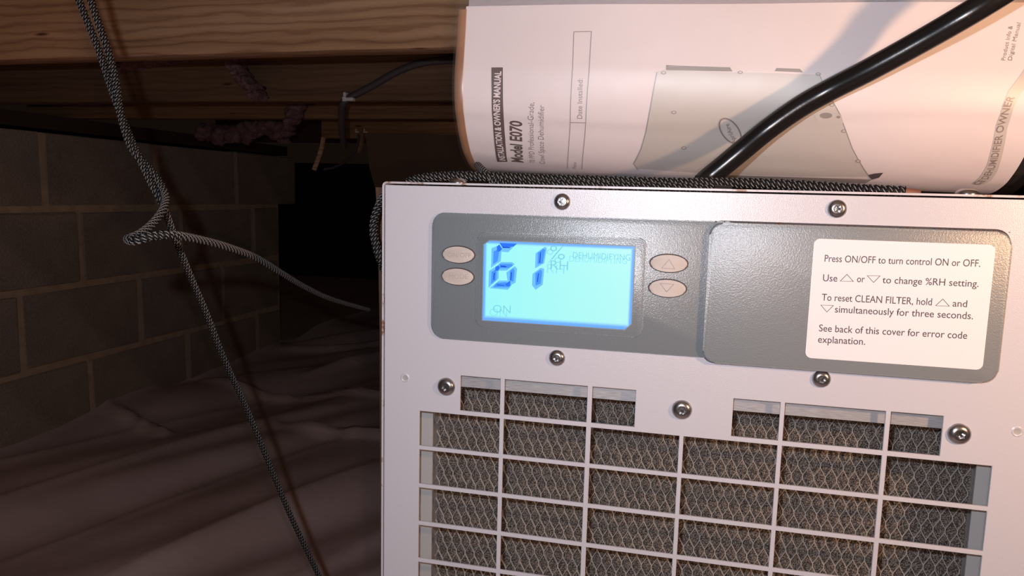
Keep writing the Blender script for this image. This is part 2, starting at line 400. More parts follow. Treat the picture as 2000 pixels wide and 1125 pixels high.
# nearest: fitted to its lower edge in the photograph
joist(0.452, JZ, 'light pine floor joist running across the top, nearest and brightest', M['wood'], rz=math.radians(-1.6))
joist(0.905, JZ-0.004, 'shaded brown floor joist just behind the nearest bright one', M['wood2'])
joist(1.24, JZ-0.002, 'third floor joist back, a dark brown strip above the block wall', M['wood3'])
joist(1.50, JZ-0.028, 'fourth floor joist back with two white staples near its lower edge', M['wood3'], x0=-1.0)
joist(2.05, JZ, 'farthest floor joist, almost lost in the dark', M['wood4'])  # its dark wood colour stands in for the deep shade back here
sill = box_obj('sill_plate', (WX-0.17, WX-0.01, -0.7, 2.3, 0.135, JZ-0.002), M['wood4']); tag(sill, 'flat timber sill plate lying on top of the concrete block wall', 'sill plate')

# timber behind the unit's upper left corner
bm = bmesh.new()
YP = 0.95
pl = [onY(713, 262, YP), onY(722, 330, YP), onY(734, 372, YP), onY(742, 470, YP)]
fr = [bm.verts.new(p) for p in pl]+[bm.verts.new((pl[-1].x+0.20, YP, pl[-1].z)), bm.verts.new((pl[0].x+0.26, YP, pl[0].z))]
bk = [bm.verts.new(v.co+Vector((0, 0.04, 0))) for v in fr]
bm.faces.new(fr); bm.faces.new(bk[::-1])
for k in range(len(fr)): bm.faces.new((fr[k], fr[(k+1) % len(fr)], bk[(k+1) % len(fr)], bk[k]))
tag(finish('timber_board', bm, M['wood4']), 'dark brown upright timber board standing behind the dehumidifier', 'board')

# ================================================================== DEHUMIDIFIER
U = empty('dehumidifier', (0, 0, 0)); tag(U, 'white metal dehumidifier with grey control panel and grille front', 'dehumidifier')
XL, XR, ZT, ZB = -0.1705, 0.1795, 0.0046, -0.350
# front panel: a sheet with the grille openings cut out
holes = []
for x0, x1 in ((-.1226, -.0985), (-.0961, -.0481), (-.0454, -.0213), (.0305, .0544), (.0567, .1057), (.1081, .1325)):
    holes.append((x0, x1, -.1260, -.1050))
colx = [(-.1477, -.0987), (-.0962, -.0480), (-.0455, .0033), (.0056, .0545), (.0567, .1057), (.1082, .1566)]
for r in range(8):
    zt = -.1286-0.02376*r
    for x0, x1 in colx: holes.append((x0, x1, zt-.0214, zt))
X0, X1, Z0, Z1 = XL+.0004, XR-.0004, ZB, ZT-.0004
def sheet(bm, X0, X1, Z0, Z1, holes, y0, y1):
    gx = sorted({X0, X1, *[h[0] for h in holes], *[h[1] for h in holes]}); gz = sorted({Z0, Z1, *[h[2] for h in holes], *[h[3] for h in holes]})
    vc = {}; solid = {}
    def V_(i, k, s):
        if (i, k, s) not in vc: vc[(i, k, s)] = bm.verts.new((gx[i], y0 if s == 0 else y1, gz[k]))
        return vc[(i, k, s)]
    for i in range(len(gx)-1):
        for k in range(len(gz)-1):
            mx, mz = (gx[i]+gx[i+1])/2, (gz[k]+gz[k+1])/2
            solid[(i, k)] = not any(h[0] < mx < h[1] and h[2] < mz < h[3] for h in holes)
    for (i, k), s in solid.items():
        if not s: continue
        bm.faces.new((V_(i, k, 0), V_(i+1, k, 0), V_(i+1, k+1, 0), V_(i, k+1, 0)))
        bm.faces.new((V_(i, k, 1), V_(i, k+1, 1), V_(i+1, k+1, 1), V_(i+1, k, 1)))
        for di, dk, e in ((-1, 0, ((i, k), (i, k+1))), (1, 0, ((i+1, k+1), (i+1, k))), (0, -1, ((i+1, k), (i, k))), (0, 1, ((i, k+1), (i+1, k+1)))):
            if not solid.get((i+di, k+dk), False):
                (a1, b1), (a2, b2) = e; bm.faces.new((V_(a1, b1, 0), V_(a2, b2, 0), V_(a2, b2, 1), V_(a1, b1, 1)))
# merge near equal coordinates first
def snap(v, L_=[]):
    for q in L_:
        if abs(q-v) < 0.0004: return q
    L_.append(v); return v
holes = [(snap(a), snap(b), snap(c), snap(d)) for a, b, c, d in holes]
bm = bmesh.new(); sheet(bm, X0, X1, Z0, Z1, holes, 0.0, 0.0013)
bmesh.ops.dissolve_limit(bm, angle_limit=0.01, verts=bm.verts[:], edges=bm.edges[:])
fe = [e for e in bm.edges if len(e.link_faces) == 2 and e.calc_face_angle(0) > 0.5 and all(v.co.y < 1e-5 for v in e.verts)]
bmesh.ops.bevel(bm, geom=fe, offset=0.00018, segments=1, affect='EDGES')
finish('front_panel', bm, M['panel'], U, False)
# cabinet shell, whose rim stands round the panel
bm = bmesh.new(); t = 0.0011; ox0, ox1, oz0, oz1 = XL-.0014, XR+.0014, ZB-.0014, ZT+.0016
outer = rrect(ox0, ox1, oz0, oz1, 0.0026, 5); inner = rrect(ox0+t, ox1-t, oz0+t, oz1-t, 0.0016, 5)
rings = []
for pts, y in ((inner, 0.498), (inner, 0.0001), (outer, 0.0001), (outer, 0.5)): rings.append([bm.verts.new((x, y, z)) for x, z in pts])
for A_, B_ in zip(rings[:-1], rings[1:]):
    n = len(A_)
    for k in range(n): bm.faces.new((A_[k], A_[(k+1) % n], B_[(k+1) % n], B_[k]))
bm.faces.new(rings[0]); bm.faces.new(rings[-1][::-1])
finish('cabinet', bm, M['cabinet'], U, True, 30)

# filter behind the grille
K = lambda v, d: v*(0.4+d)/0.4
DT, DM, DFm = 0.026, 0.032, 0.0355
fx0, fx1, fz1, fz0 = K(-.1357, DM), K(.1480, DM), K(-.1118, DM), -0.345
for a_, b_ in ((XL+.002, K(-.1392, .013)), (K(.1497, .013), XR-.002)):
    bm = bmesh.new(); sheet(bm, a_, b_, ZB+.002, K(-.100, .013), [], .013, .014); finish('filter_tray', bm, M['tray'], U)
bm = bmesh.new(); box(bm, K(-.139, .006), K(.149, .006), .006, .007, K(-.1115, .006), -.098)
box(bm, fx0-.0022, fx0-.0010, DT-.001, DM+.004, fz0, fz1); box(bm, fx1+.0010, fx1+.0020, DT-.001, DM+.004, fz0, fz1)
finish('filter_frame', bm, M['galv'], U)
box_obj('filter_foam', (fx0-.001, fx1+.001, DFm, DFm+.02, fz0, fz1+.002), M['foam'], U)
# expanded metal sheet of flattened strands
V = []; Fa = []
def strand(p, q, wv, tk, vv=None):
    d = (q-p).normalized(); n = d.cross(wv).normalized()*tk/2; w2 = wv/2; b = len(V)
    for e in (p, q):
        for s1, s2 in ((-1, -1), (1, -1), (1, 1), (-1, 1)): V.append(e+w2*s1+n*s2)
    for f in ((0, 1, 5, 4), (1, 2, 6, 5), (2, 3, 7, 6), (3, 0, 4, 7)): Fa.append([b+i for i in f])
PX, PZ, BN = 0.00608, 0.01495, 0.00215
wv = Vector((0.12, 0.93, 0.28)).normalized()*0.0010
nxm = int((fx1-fx0)/PX)+2; nzm = int((fz1-fz0)/PZ)+3
for rr in range(-1, 2*nzm):
    for c in range(-1, nxm):
        x = fx0+.0012+PX*c+(PX/2 if rr % 2 else 0); z = fz1-0.0052-rr*PZ/2
        top, bot = Vector((x, DM, z+BN/2)), Vector((x, DM, z-BN/2))
        if x > fx1 or x < fx0-.002 or z < fz0: continue
        if z+BN/2 < fz1: strand(top, bot, wv*1.05, 0.00048)
        for s in (-1, 1):
            q = Vector((x+s*PX/2, DM, z-PZ/2+BN/2))
            if fx0-.002 < q.x < fx1+.001:
                p_ = bot
                if bot.z > fz1:
                    tt = (bot.z-fz1)/(bot.z-q.z)
                    if tt >= 1: continue
                    p_ = bot.lerp(q, tt)
                strand(p_, q, wv, 0.00028)
me = bpy.data.meshes.new('filter_mesh'); me.from_pydata([tuple(v) for v in V], [], Fa); me.update(); put('filter_mesh', me, M['wire'], U)

# screws: domed heads with a six-lobed recess
def screw_mesh(r, h=0.55, star=0.40):
    bm = bmesh.new(); n = 36; rings = []
    prof = [(1.0, 0.0), (1.0, 0.10), (0.93, 0.26), (0.80, 0.38), (0.62, 0.47), (0.48, 0.50)]
    for rr, y in prof: rings.append([bm.verts.new((r*rr*math.cos(a), -y*r*h*2, r*rr*math.sin(a))) for a in np.linspace(0, 2*math.pi, n, endpoint=False)])
    for y, sc in ((0.49, 1.0), (0.20, 0.92)):
        rings.append([bm.verts.new((r*star*sc*(0.86+0.14*math.cos(6*a))*math.cos(a), -y*r*h*2, r*star*sc*(0.86+0.14*math.cos(6*a))*math.sin(a))) for a in np.linspace(0, 2*math.pi, n, endpoint=False)])
    for A_, B_ in zip(rings[:-1], rings[1:]):
        for k in range(n): bm.faces.new((A_[k], A_[(k+1) % n], B_[(k+1) % n], B_[k]))
    c = bm.verts.new((0, -0.24*r*h*2, 0))
    for k in range(n): bm.faces.new((rings[-1][k], rings[-1][(k+1) % n], c))
    bmesh.ops.recalc_face_normals(bm, faces=bm.faces[:])
    me = bpy.data.meshes.new('screw'); bm.to_mesh(me); bm.free()
    for p in me.polygons: p.use_smooth = True
    me.set_sharp_from_angle(angle=math.radians(38)); me.materials.append(M['steel']); return me
big, small = screw_mesh(0.0054), screw_mesh(0.0046)
def screw(me, loc, rot=(0, 0, 0)):
    o = bpy.data.objects.new('screw', me); COL.objects.link(o); o.parent = U; o.location = loc; o.rotation_euler = rot; return o
for x, z in ((-.0661, -.0027), (.0745, -.0025), (-.0660, -.0901), (.0735, -.0906)): screw(small, (x, 0.0001, z), (0, random.random(), 0))
for x, z in ((-.1311, -.1123), (.0039, -.1136), (.1402, -.1134)): screw(big, (x, 0.0001, z), (0, random.random(), 0))
for x, y in ((-.131, .016), (.138, .016)):
    screw(big, (x, y, ZT+.0016), (math.radians(-90), 0, 0))
for z in (-.0125, -.149): screw(big, (XL-.0014, .012, z), (0, 0, math.radians(-90)))
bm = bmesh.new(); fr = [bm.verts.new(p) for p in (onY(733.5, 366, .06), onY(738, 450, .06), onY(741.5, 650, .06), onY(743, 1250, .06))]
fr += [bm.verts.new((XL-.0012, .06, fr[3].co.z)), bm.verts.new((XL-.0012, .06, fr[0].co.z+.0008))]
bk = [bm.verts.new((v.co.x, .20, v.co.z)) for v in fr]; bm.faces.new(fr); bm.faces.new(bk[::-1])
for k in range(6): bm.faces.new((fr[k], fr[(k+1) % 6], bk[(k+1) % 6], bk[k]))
finish('side_strip', bm, M['brown'], U)  # brown strip standing in for a blurred fringe beside the cabinet
# small blind holes
for x, z in ((-.157, -.1092), (.1659, -.1097)):
    bm = bmesh.new(); n = 24
    R0 = [bm.verts.new((x+.0022*math.cos(a), -.00035, z+.0022*math.sin(a))) for a in np.linspace(0, 2*math.pi, n, endpoint=False)]
    R1 = [bm.verts.new((x+.0028*math.cos(a), 0.0, z+.0028*math.sin(a))) for a in np.linspace(0, 2*math.pi, n, endpoint=False)]
    R2 = [bm.verts.new((x+.0017*math.cos(a), -.0001, z+.0016*math.sin(a))) for a in np.linspace(0, 2*math.pi, n, endpoint=False)]
    for k in range(n):
        bm.faces.new((R1[k], R1[(k+1) % n], R0[(k+1) % n], R0[k])); bm.faces.new((R0[k], R0[(k+1) % n], R2[(k+1) % n], R2[k]))
    f_ = bm.faces.new(R2); f_.material_index = 1; finish('rivet', bm, [M['panel'], M['tray']], U, True, 50)

# control panel
CP = prism_obj('control_panel', rrect(-.1407, .030, -.0836, -.0106, .0075, 8), -.0014, .0, M['grey'], U, .0006, 2)
# raised soft ridge round the display
prism_obj('display_surround', rrect(-.1135, -.0192, -.0752, -.0208, .0045, 6), -.0018, -.0012, M['grey'], CP, .0004, 3)
# display: backlit screen with cut corners
lx0, lx1, lz0, lz1 = -.1096, -.0255, -.0711, -.0255
cxl, czl = (lx0+lx1)/2, (lz0+lz1)/2; hx, hz = (lx1-lx0)/2, (lz1-lz0)/2
bm = bmesh.new(); c = .0034
pts = [(-hx, -hz), (hx-c, -hz), (hx, -hz+c), (hx, hz), (-hx+c, hz), (-hx, hz-c*.7)]
poly_bm(bm, [Vector((x, 0, z)) for x, z in pts])
m = emis('lcd_backlight', (1, 1, 1, 1)); tc = N(m, 'ShaderNodeTexCoord'); sp = N(m, 'ShaderNodeSeparateXYZ'); L(m, tc.outputs['Object'], sp.inputs[0])
def edge(sock, half, width, sign):
    a_ = N(m, 'ShaderNodeMath', operation='MULTIPLY'); L(m, sock, a_.inputs[0]); a_.inputs[1].default_value = sign
    b_ = N(m, 'ShaderNodeMapRange'); b_.interpolation_type = 'SMOOTHSTEP'; L(m, a_.outputs[0], b_.inputs[0])
    b_.inputs[1].default_value = half-width; b_.inputs[2].default_value = half-width*0.25; return b_.outputs[0]
es = [edge(sp.outputs[0], hx, .0024, -1), edge(sp.outputs[0], hx, .0024, 1), edge(sp.outputs[2], hz, .0036, -1), edge(sp.outputs[2], hz, .0024, 1)]
cur = es[0]
for e in es[1:]:
    mx = N(m, 'ShaderNodeMath', operation='MAXIMUM'); L(m, cur, mx.inputs[0]); L(m, e, mx.inputs[1]); cur = mx.outputs[0]
gx = N(m, 'ShaderNodeMapRange'); L(m, sp.outputs[0], gx.inputs[0]); gx.inputs[1].default_value = -hx; gx.inputs[2].default_value = hx
core = mixc(m, gx.outputs[0], srgb(158, 250, 250), srgb(184, 250, 246))
L(m, mixc(m, cur, core, srgb(112, 176, 255)), B(m).inputs['Emission Color'])
lcd = finish('display_screen', bm, m, CP); lcd.location = (cxl, -.00190, czl)
bm = bmesh.new()
e_ = .00055; outp = [(-hx-e_, -hz-e_), (hx-c+e_*.4, -hz-e_), (hx+e_, -hz+c-e_*.4), (hx+e_, hz+e_), (-hx+c-e_*.4, hz+e_), (-hx-e_, hz-c*.7+e_*.4)]
A1 = [bm.verts.new((cxl+x, -.0014, czl+z)) for x, z in outp]; A2 = [bm.verts.new((cxl+x, -.0022, czl+z)) for x, z in outp]
A3 = [bm.verts.new((cxl+x, -.0022, czl+z)) for x, z in pts]; A4 = [bm.verts.new((cxl+x, -.0014, czl+z)) for x, z in pts]
for a_, b_ in ((A1, A2), (A2, A3), (A3, A4)):
    for k in range(6): bm.faces.new((a_[k], a_[(k+1) % 6], b_[(k+1) % 6], b_[k]))
finish('display_rim', bm, M['bezel'], CP)
six = [('L', (300, 300), (420, 250), (500, 310), (480, 550), (290, 680)), ('M', (340, 360), (410, 330), (450, 380), (420, 550), (330, 610)),
 ('D', (405, 260), (455, 225), (510, 310), (460, 365), (405, 365)), ('D', (455, 195), (800, 208), (735, 265), (510, 285)),
 ('L', (510, 285), (735, 265), (625, 378), (500, 365)), ('C', (510, 270), (690, 278), (650, 296), (520, 292)),
 ('L', (480, 570), (700, 570), (755, 610), (600, 735), (440, 735), (400, 650)), ('M', (450, 605), (690, 605), (720, 640), (620, 690), (470, 690)),
 ('D', (375, 660), (440, 630), (465, 680), (430, 740), (370, 740)), ('C', (470, 640), (560, 642), (600, 660), (585, 668), (480, 660)),
 ('L', (250, 745), (365, 665), (440, 740), (440, 890), (240, 1070)), ('M', (300, 760), (370, 720), (400, 760), (390, 920), (290, 1000)),
 ('C', (345, 780), (365, 780), (350, 920), (335, 920)),
 ('L', (590, 770), (755, 645), (800, 700), (770, 970), (690, 1010), (610, 930)), ('M', (660, 740), (730, 690), (750, 740), (730, 950), (650, 940)),
 ('C', (680, 770), (698, 770), (685, 920), (668, 920)),
 ('L', (445, 930), (600, 930), (700, 1010), (620, 1110), (260, 1080)), ('M', (400, 975), (590, 960), (650, 1060), (330, 1060)),
 ('D', (560, 1010), (640, 945), (670, 945), (665, 1040), (600, 1040)), ('C', (395, 1005), (545, 1018), (555, 1030), (420, 1022))]
one = [('L', (1160, 400), (1340, 270), (1380, 290), (1330, 590), (1150, 690)), ('M', (1205, 390), (1310, 305), (1350, 330), (1300, 590), (1200, 610)),
 ('C', (1250, 380), (1265, 380), (1250, 590), (1232, 575)),
 ('L', (1100, 800), (1260, 680), (1330, 700), (1300, 1010), (1160, 1110), (1090, 1020)), ('M', (1155, 790), (1260, 715), (1290, 760), (1260, 990), (1160, 1030)),
 ('C', (1210, 790), (1225, 790), (1205, 960), (1188, 955))]
YL = -.00195
for nm, dig in (('digit_six', six), ('digit_one', one)):  # paler outer layers paint the shadow the segments throw behind them
    bm = bmesh.new(); order = {'L': 0, 'M': 1, 'D': 2, 'C': 3}
    for q in dig:
        f = poly_bm(bm, [onY(930+x/10, 455+y/10, YL-.00002*order[q[0]]) for x, y in q[1:]]); f.material_index = order[q[0]]
    me = bpy.data.meshes.new(nm); bm.to_mesh(me); bm.free(); put(nm, me, [M['lcdL'], M['lcdM'], M['lcdD'], M['lcdC']], CP)
for dx, dy, mk, y_ in ((-7, 7, 'lcdT2', YL), (0, 0, 'lcdT', YL-.00003)):  # offset paler copy paints the shadow of the letters
    text_on_panel('display_text', '%', (1074+dx, 506+dy), (1103+dx, 507+dy), 27, y_, M[mk], CP, -0.012)
    text_on_panel('display_text', 'RH', (1075+dx, 526+dy), (1109+dx, 528+dy), 18, y_, M[mk], CP, -0.012)
    text_on_panel('display_text', 'DEHUMIDIFYING', (1119+dx, 504+dy), (1231+dx, 509+dy), 12, y_, M[mk], CP, -0.008)
    text_on_panel('display_text', 'ON', (963+dx, 610+dy), (997+dx, 612+dy), 15, y_, M[mk], CP, -0.012)

# buttons
def button(cx, cz, hw, hh):
    pts = [(cx+hw*math.cos(a), cz+hh*math.sin(a)) for a in np.linspace(0, 2*math.pi, 48, endpoint=False)]
    bm = bmesh.new(); prism(bm, pts, -.0026, -.0013, .0006, 3)
    o = finish('button', bm, M['button'], CP, True, 60)
    bm = bmesh.new(); A_ = [bm.verts.new((cx+(hw+.0006)*math.cos(a), -.0016, cz+(hh+.0006)*math.sin(a))) for a in np.linspace(0, 2*math.pi, 48, endpoint=False)]
    C_ = [bm.verts.new((cx+(hw)*math.cos(a), -.00155, cz+(hh)*math.sin(a))) for a in np.linspace(0, 2*math.pi, 48, endpoint=False)]
    for k in range(48): bm.faces.new((A_[k], A_[(k+1) % 48], C_[(k+1) % 48], C_[k]))
    finish('button_gap_shade', bm, M['gap'], CP); return o
for cx, cz in ((-.1245, -.0342), (-.1247, -.0468)): button(cx, cz, .0094, .0046)
for cx, cz in ((-.0072, -.0338), (-.0072, -.0472)): button(cx, cz, .0097, .0046)
text_on_panel('button_lettering', 'ON/OFF', (874, 502), (920, 503), 9, -.00268, M['emboss'], CP, 0.01)
text_on_panel('button_lettering', 'MODE', (877, 544), (914, 545), 9, -.00268, M['emboss'], CP, 0.0)
for pts in (((1291, 524), (1319, 526), (1307, 506)), ((1288, 553), (1317, 555), (1302, 571))):
    bm = bmesh.new(); outline_tri(bm, [onY(*p, -.00268) for p in pts], 0.16); finish('button_arrow', bm, M['print_mid'], CP)

# flip cover with the instruction label
CV = prism_obj('hinged_cover', rrect(.0128, .1531, -.0858, -.0112, .0068, 8), -.0040, .0, M['grey_cover'], U, .0011, 3)
prism_obj('cover_shadow_gap', rrect(.0122, .1537, -.0864, -.0102, .0070, 8), -.0006, .0001, M['gap'], CV)
bm = bmesh.new()
for k in range(60):
    t = random.random()**0.8; c_ = Vector((.0145+(.137)*t, -.0030+random.uniform(-.0008, .0006), -.0111+random.uniform(-.0003, .0005)))
    if k < 3: c_ = Vector((.0455+.0018*k, -.0036, -.0108))
    rr = random.uniform(.0002, .00045)*(2.0 if k < 3 else 1)
    for v in bmesh.ops.create_icosphere(bm, subdivisions=1, radius=rr)['verts']: v.co = c_+Vector((v.co.x*random.uniform(.8, 1.8), v.co.y, v.co.z*.8))
o = finish('dirt_specks', bm, M['brown'], CV); o['kind'] = 'stuff'
prism_obj('instruction_label', rrect(K(.0648, -.0042)+.0, .1475-.0014, -.0800+.0008, -.0177, .0030, 6), -.00412, -.0039, M['label'], CV)
q = lambda x, y: (1360+x/3.125, 390+y/3.125)
YT = -.00417
for s, p0, p1 in (('Press ON/OFF to turn control ON or OFF.', (782, 378), (1732, 410)), ('Use', (772, 497), (860, 500)), ('or', (980, 503), (1027, 505)),
                  ('to change %RH setting.', (1135, 509), (1722, 533)), ('To reset CLEAN FILTER, hold', (765, 615), (1437, 645)), ('and', (1563, 652), (1652, 656)),
                  ('simultaneously for three seconds.', (845, 688), (1688, 730)), ('See back of this cover for error code', (748, 803), (1652, 850)),
                  ('explanation.', (742, 872), (1030, 886))):
    text_on_panel('label_text', s, q(*p0), q(*p1), 13.4, YT, M['ink'], CV, 0.006)
for pts in (((875, 498), (962, 501), (920, 453)), ((1040, 462), (1125, 464), (1082, 508)), ((1457, 648), (1548, 652), (1505, 604)), ((757, 642), (840, 645), (797, 688))):
    bm = bmesh.new(); outline_tri(bm, [onY(*q(*p), YT) for p in pts], 0.17); finish('label_arrow', bm, M['ink'], CV)

# ================================================================== MANUAL IN ITS BAG
MT = math.radians(1.45); Y0, RR, Zb = 0.050, 0.062, 0.0128
ct, st = math.cos(MT), math.sin(MT)
def prof(s, off=0.0):
    s = max(s, -.01); a = s/RR
    if a < math.pi/2:
        y = Y0+RR*(1-math.sin(a)); z = Zb+RR*(1-math.cos(a)); n = (-math.sin(a), -math.cos(a))
    else:
        h = s-RR*math.pi/2; y = Y0+0.06*h; z = Zb+RR+h; n = (-1, 0)
    return y+n[0]*off, z+n[1]*off
def crease(u, s):
    c = 0.071+0.0035*math.sin(u*9)-0.004*math.sin(u*21+2); t = (s-c)/(0.012 if s > c else 0.004)
    d = s-(0.034+0.006*math.sin(u*26)); e = (s-0.125-0.02*math.sin(u*11+2))/0.012
    return -0.0009*math.exp(-t*t)+0.0006*math.exp(-(d/0.005)**2)*math.sin(u*19+1)+0.0006*math.exp(-e*e)*math.sin(u*14)
def surf(u, s, off=0.0):
    y, z = prof(s, off); y += 0.0012*math.sin(u*38+1)+0.0010*math.sin(u*17+s*30)+crease(u, s)
    return Vector((u*ct+z*st, y, -u*st+z*ct))
SS = np.linspace(0.0, 0.26, 700); PR = np.array([prof(s) for s in SS])
def inv(px, py):
    """photograph point -> place on the sheet (u, s)"""
    d = ray(px, py); dl = np.array([d[0]*ct-d[2]*st, d[1], d[0]*st+d[2]*ct]); best = None
    fy = (PR[:, 0]-O[1])*dl[2]/dl[1]-PR[:, 1]
    sg = np.where(fy[:-1]*fy[1:] <= 0)[0]
    if len(sg) == 0: k = 0 if fy[0] < 0 else len(SS)-2; t = 0
    else:
        k = min(sg, key=lambda i: PR[i, 0]); t = fy[k]/(fy[k]-fy[k+1])
    s = SS[k]+t*(SS[k+1]-SS[k]); y = PR[k, 0]; tt = (y-O[1])/dl[1]
    return dl[0]*tt, s
MB_ = empty('owners_manual', (0, Y0, Zb)); tag(MB_, 'white paper installation manual, curved, standing on top of the dehumidifier', 'booklet')
INVP = Matrix.Translation((0, -Y0, -Zb))
def to_sheet(name, bm, material, off=0.00025, parent=MB_, mi=None):
    for c_ in np.arange(0.003, 0.25, 0.003):
        if any(v.co.y < c_ for v in bm.verts) and any(v.co.y > c_ for v in bm.verts):
            bmesh.ops.bisect_plane(bm, geom=bm.verts[:]+bm.edges[:]+bm.faces[:], plane_co=(0, c_, 0), plane_no=(0, 1, 0))
    xa = min(v.co.x for v in bm.verts); xb = max(v.co.x for v in bm.verts)
    if xb-xa > 0.02:
        for c_ in np.arange(xa, xb, 0.012):
            bmesh.ops.bisect_plane(bm, geom=bm.verts[:]+bm.edges[:]+bm.faces[:], plane_co=(c_, 0, 0), plane_no=(1, 0, 0))
    for v in bm.verts: v.co = INVP @ surf(v.co.x, v.co.y, off)
    me = bpy.data.meshes.new(name); bm.to_mesh(me); bm.free()
    for p in me.polygons: p.use_smooth = True
    return put(name, me, material, parent)
def sheet_grid(name, u0, u1, s0, s1, off, thick, material, parent, cr=0.0):
    nu, ns = 60, 90; bm = bmesh.new(); g = {}
    for i in range(nu+1):
        for k in range(ns+1):
            u = u0+(u1-u0)*i/nu; s = s0+(s1-s0)*k/ns
            if cr:                                       # rounded lower corners
                e = max(0, cr-(s-s0)); cut = cr-math.sqrt(max(0, cr*cr-e*e)); u = u0+cut+(u1-u0-2*cut)*i/nu
            g[i, k] = bm.verts.new(INVP @ surf(u, s, off) if parent is MB_ else surf(u, s, off))
    for i in range(nu):
        for k in range(ns): bm.faces.new((g[i, k], g[i+1, k], g[i+1, k+1], g[i, k+1]))
    if thick: bmesh.ops.solidify(bm, geom=bm.faces[:], thickness=thick)
    return finish(name, bm, material, parent, True, 60)
uL = inv(903, 120)[0]; uR = inv(2052, 120)[0]; sT = inv(1200, 9)[1]
sheet_grid('cover', uL, uR, 0.0, sT, 0.0, 0.0, M['paper'], MB_, 0.006)
sheet_grid('pages', uL+.0005, uR-.0005, 0.002, sT-.001, -.0012, 0.0018, M['page'], MB_, 0.006)
sheet_grid('back_page', inv(911, 5)[0], uR+.004, sT-.03, sT+.05, -.0035, 0.0003, M['page'], MB_)
def ppoly(name, pts, material, off=0.00025, dense=None):
    bm = bmesh.new(); poly_bm(bm, [Vector((*inv(*p), 0)) for p in pts]); bmesh.ops.triangulate(bm, faces=bm.faces[:])
    return to_sheet(name, bm, material, off)
def pline(name, pts, wd, material, off=0.0003, closed=False):
    uv = [np.array(inv(*p)) for p in pts]; bm = bmesh.new()
    if closed: uv.append(uv[0])
    for a_, b_ in zip(uv[:-1], uv[1:]):
        d = (b_-a_)/max(1e-9, np.hypot(*(b_-a_))); n = np.array([-d[1], d[0]])*wd/2
        vs = [bm.verts.new((*q_, 0)) for q_ in (a_-n, b_-n, b_+n, a_+n)]; bm.faces.new(vs)
    return to_sheet(name, bm, material, off)
def ptext(name, body, p0, p1, hpx, material, bold=0.0, off=0.0003, flip=1):
    """text running up the sheet from p0 to p1 (baseline on the right of the letters)"""
    a_ = np.array(inv(*p0)); b_ = np.array(inv(*p1)); h = abs(inv(p1[0]-hpx, p1[1])[0]-inv(*p1)[0])
    d = b_-a_; ln = np.hypot(*d); d = d/ln; n = np.array([-d[1], d[0]])
    bm = text_bm(body, ln, h, bold)
    for v in bm.verts: q_ = a_+d*v.co.x+n*v.co.y; v.co = (q_[0], q_[1], 0)
    return to_sheet(name, bm, material, off)
ppoly('title_banner', [(972, 315.5), (992, 315.5), (987, 270), (984, 220), (982, 170), (981.5, 131), (959, 131), (960, 180), (962, 230), (965, 270)], M['print_dark'])
ptext('title_lettering', "INSTALLATION & OWNER'S MANUAL", (988.5, 313), (978.5, 139), 12.5, M['paper'], 0.028, 0.0005)
ptext('model_lettering', 'Model E070', (1023, 317), (1019.5, 237), 23, M['print_dark'], 0.03)
ptext('subtitle_lettering', '70 PPD Professional-Grade,', (1047, 318), (1044, 200), 11.5, M['print_mid'], -0.004)
ptext('subtitle_lettering', 'Crawl Space Dehumidifier', (1066, 320), (1064, 206), 11.5, M['print_mid'], -0.004)
pline('form_box', [(1109.3, 329), (1110.7, 299), (1112.5, 270), (1114.7, 239), (1118.7, 133), (1121.3, 62.7), (1155.5, 61.9), (1150.7, 141), (1144.8, 239), (1142.5, 268), (1140, 294), (1137.3, 330)], 0.00035, M['print_mid'])
pline('form_box', [(1114, 239.5), (1145, 240)], 0.00035, M['print_mid'])
ptext('form_lettering', 'Date Installed:', (1138, 232), (1138.5, 154), 10, M['print_mid'], -0.004)
ptext('form_lettering', 'Phone', (1126, 329), (1127, 317), 7, M['print_mid'], -0.004)
# picture of the machine on the cover
ppoly('picture_body', [(1283, 140), (1296, 136), (1360, 139), (1440, 141), (1520, 143), (1598, 147), (1618, 190), (1640, 226), (1664, 290), (1700, 345), (1560, 344), (1400, 339),
                       (1245, 329), (1237, 318), (1252, 290), (1262, 255), (1272, 200)], M['print_grey'], 0.0002)
ppoly('picture_flange', [(1301, 127), (1426, 131), (1431, 139), (1301, 136.5)], M['print_grey2'], 0.00028)
ppoly('picture_flange', [(1513, 139), (1517, 133), (1562, 135), (1568, 142)], M['print_grey2'], 0.00028)
ppoly('picture_base', [(1420, 341), (1500, 343.5), (1680, 349), (1702, 350), (1690, 357), (1540, 352), (1420, 347)], M['print_grey2'], 0.00035)
ppoly('picture_foot', [(1695, 341), (1708, 338), (1724, 336.5), (1716, 346), (1702, 350)], M['print_black'], 0.0004)
pline('picture_edge', [(1283, 141), (1272, 200), (1262, 255), (1252, 290), (1239, 317)], 0.0005, M['print_grey2'], 0.00032)
pline('picture_edge', [(1237, 318), (1246, 331)], 0.0005, M['print_grey2'], 0.00032)
pline('picture_edge', [(1600, 148), (1612, 175), (1640, 226), (1664, 290), (1700, 348)], 0.0004, M['print_grey2'], 0.00032)
def dot(x, y, rx, ry, mm, off=0.00035):
    ppoly('picture_screw', [(x+rx*math.cos(a), y+ry*math.sin(a)) for a in np.linspace(0, 2*math.pi, 14, endpoint=False)], mm, off)
for x, y in ((1296, 142), (1446, 141), (1597, 145.5), (1316, 219), (1336, 288), (1623, 206), (1647, 256), (1675, 314)):
    dot(x, y, 5.3, 3.2, M['print_grey2']); dot(x, y-.3, 3.2, 1.7, M['print_pale'], .00045)
ppoly('picture_port', [(1589, 224), (1641, 224), (1646, 240), (1596, 240)], M['print_pale'], 0.00034)
ppoly('picture_port_hole', [(1612+12*math.cos(a), 226+5.5*math.sin(a)) for a in np.linspace(0, 6.283, 20, endpoint=False)], M['print_grey2'], .00045)
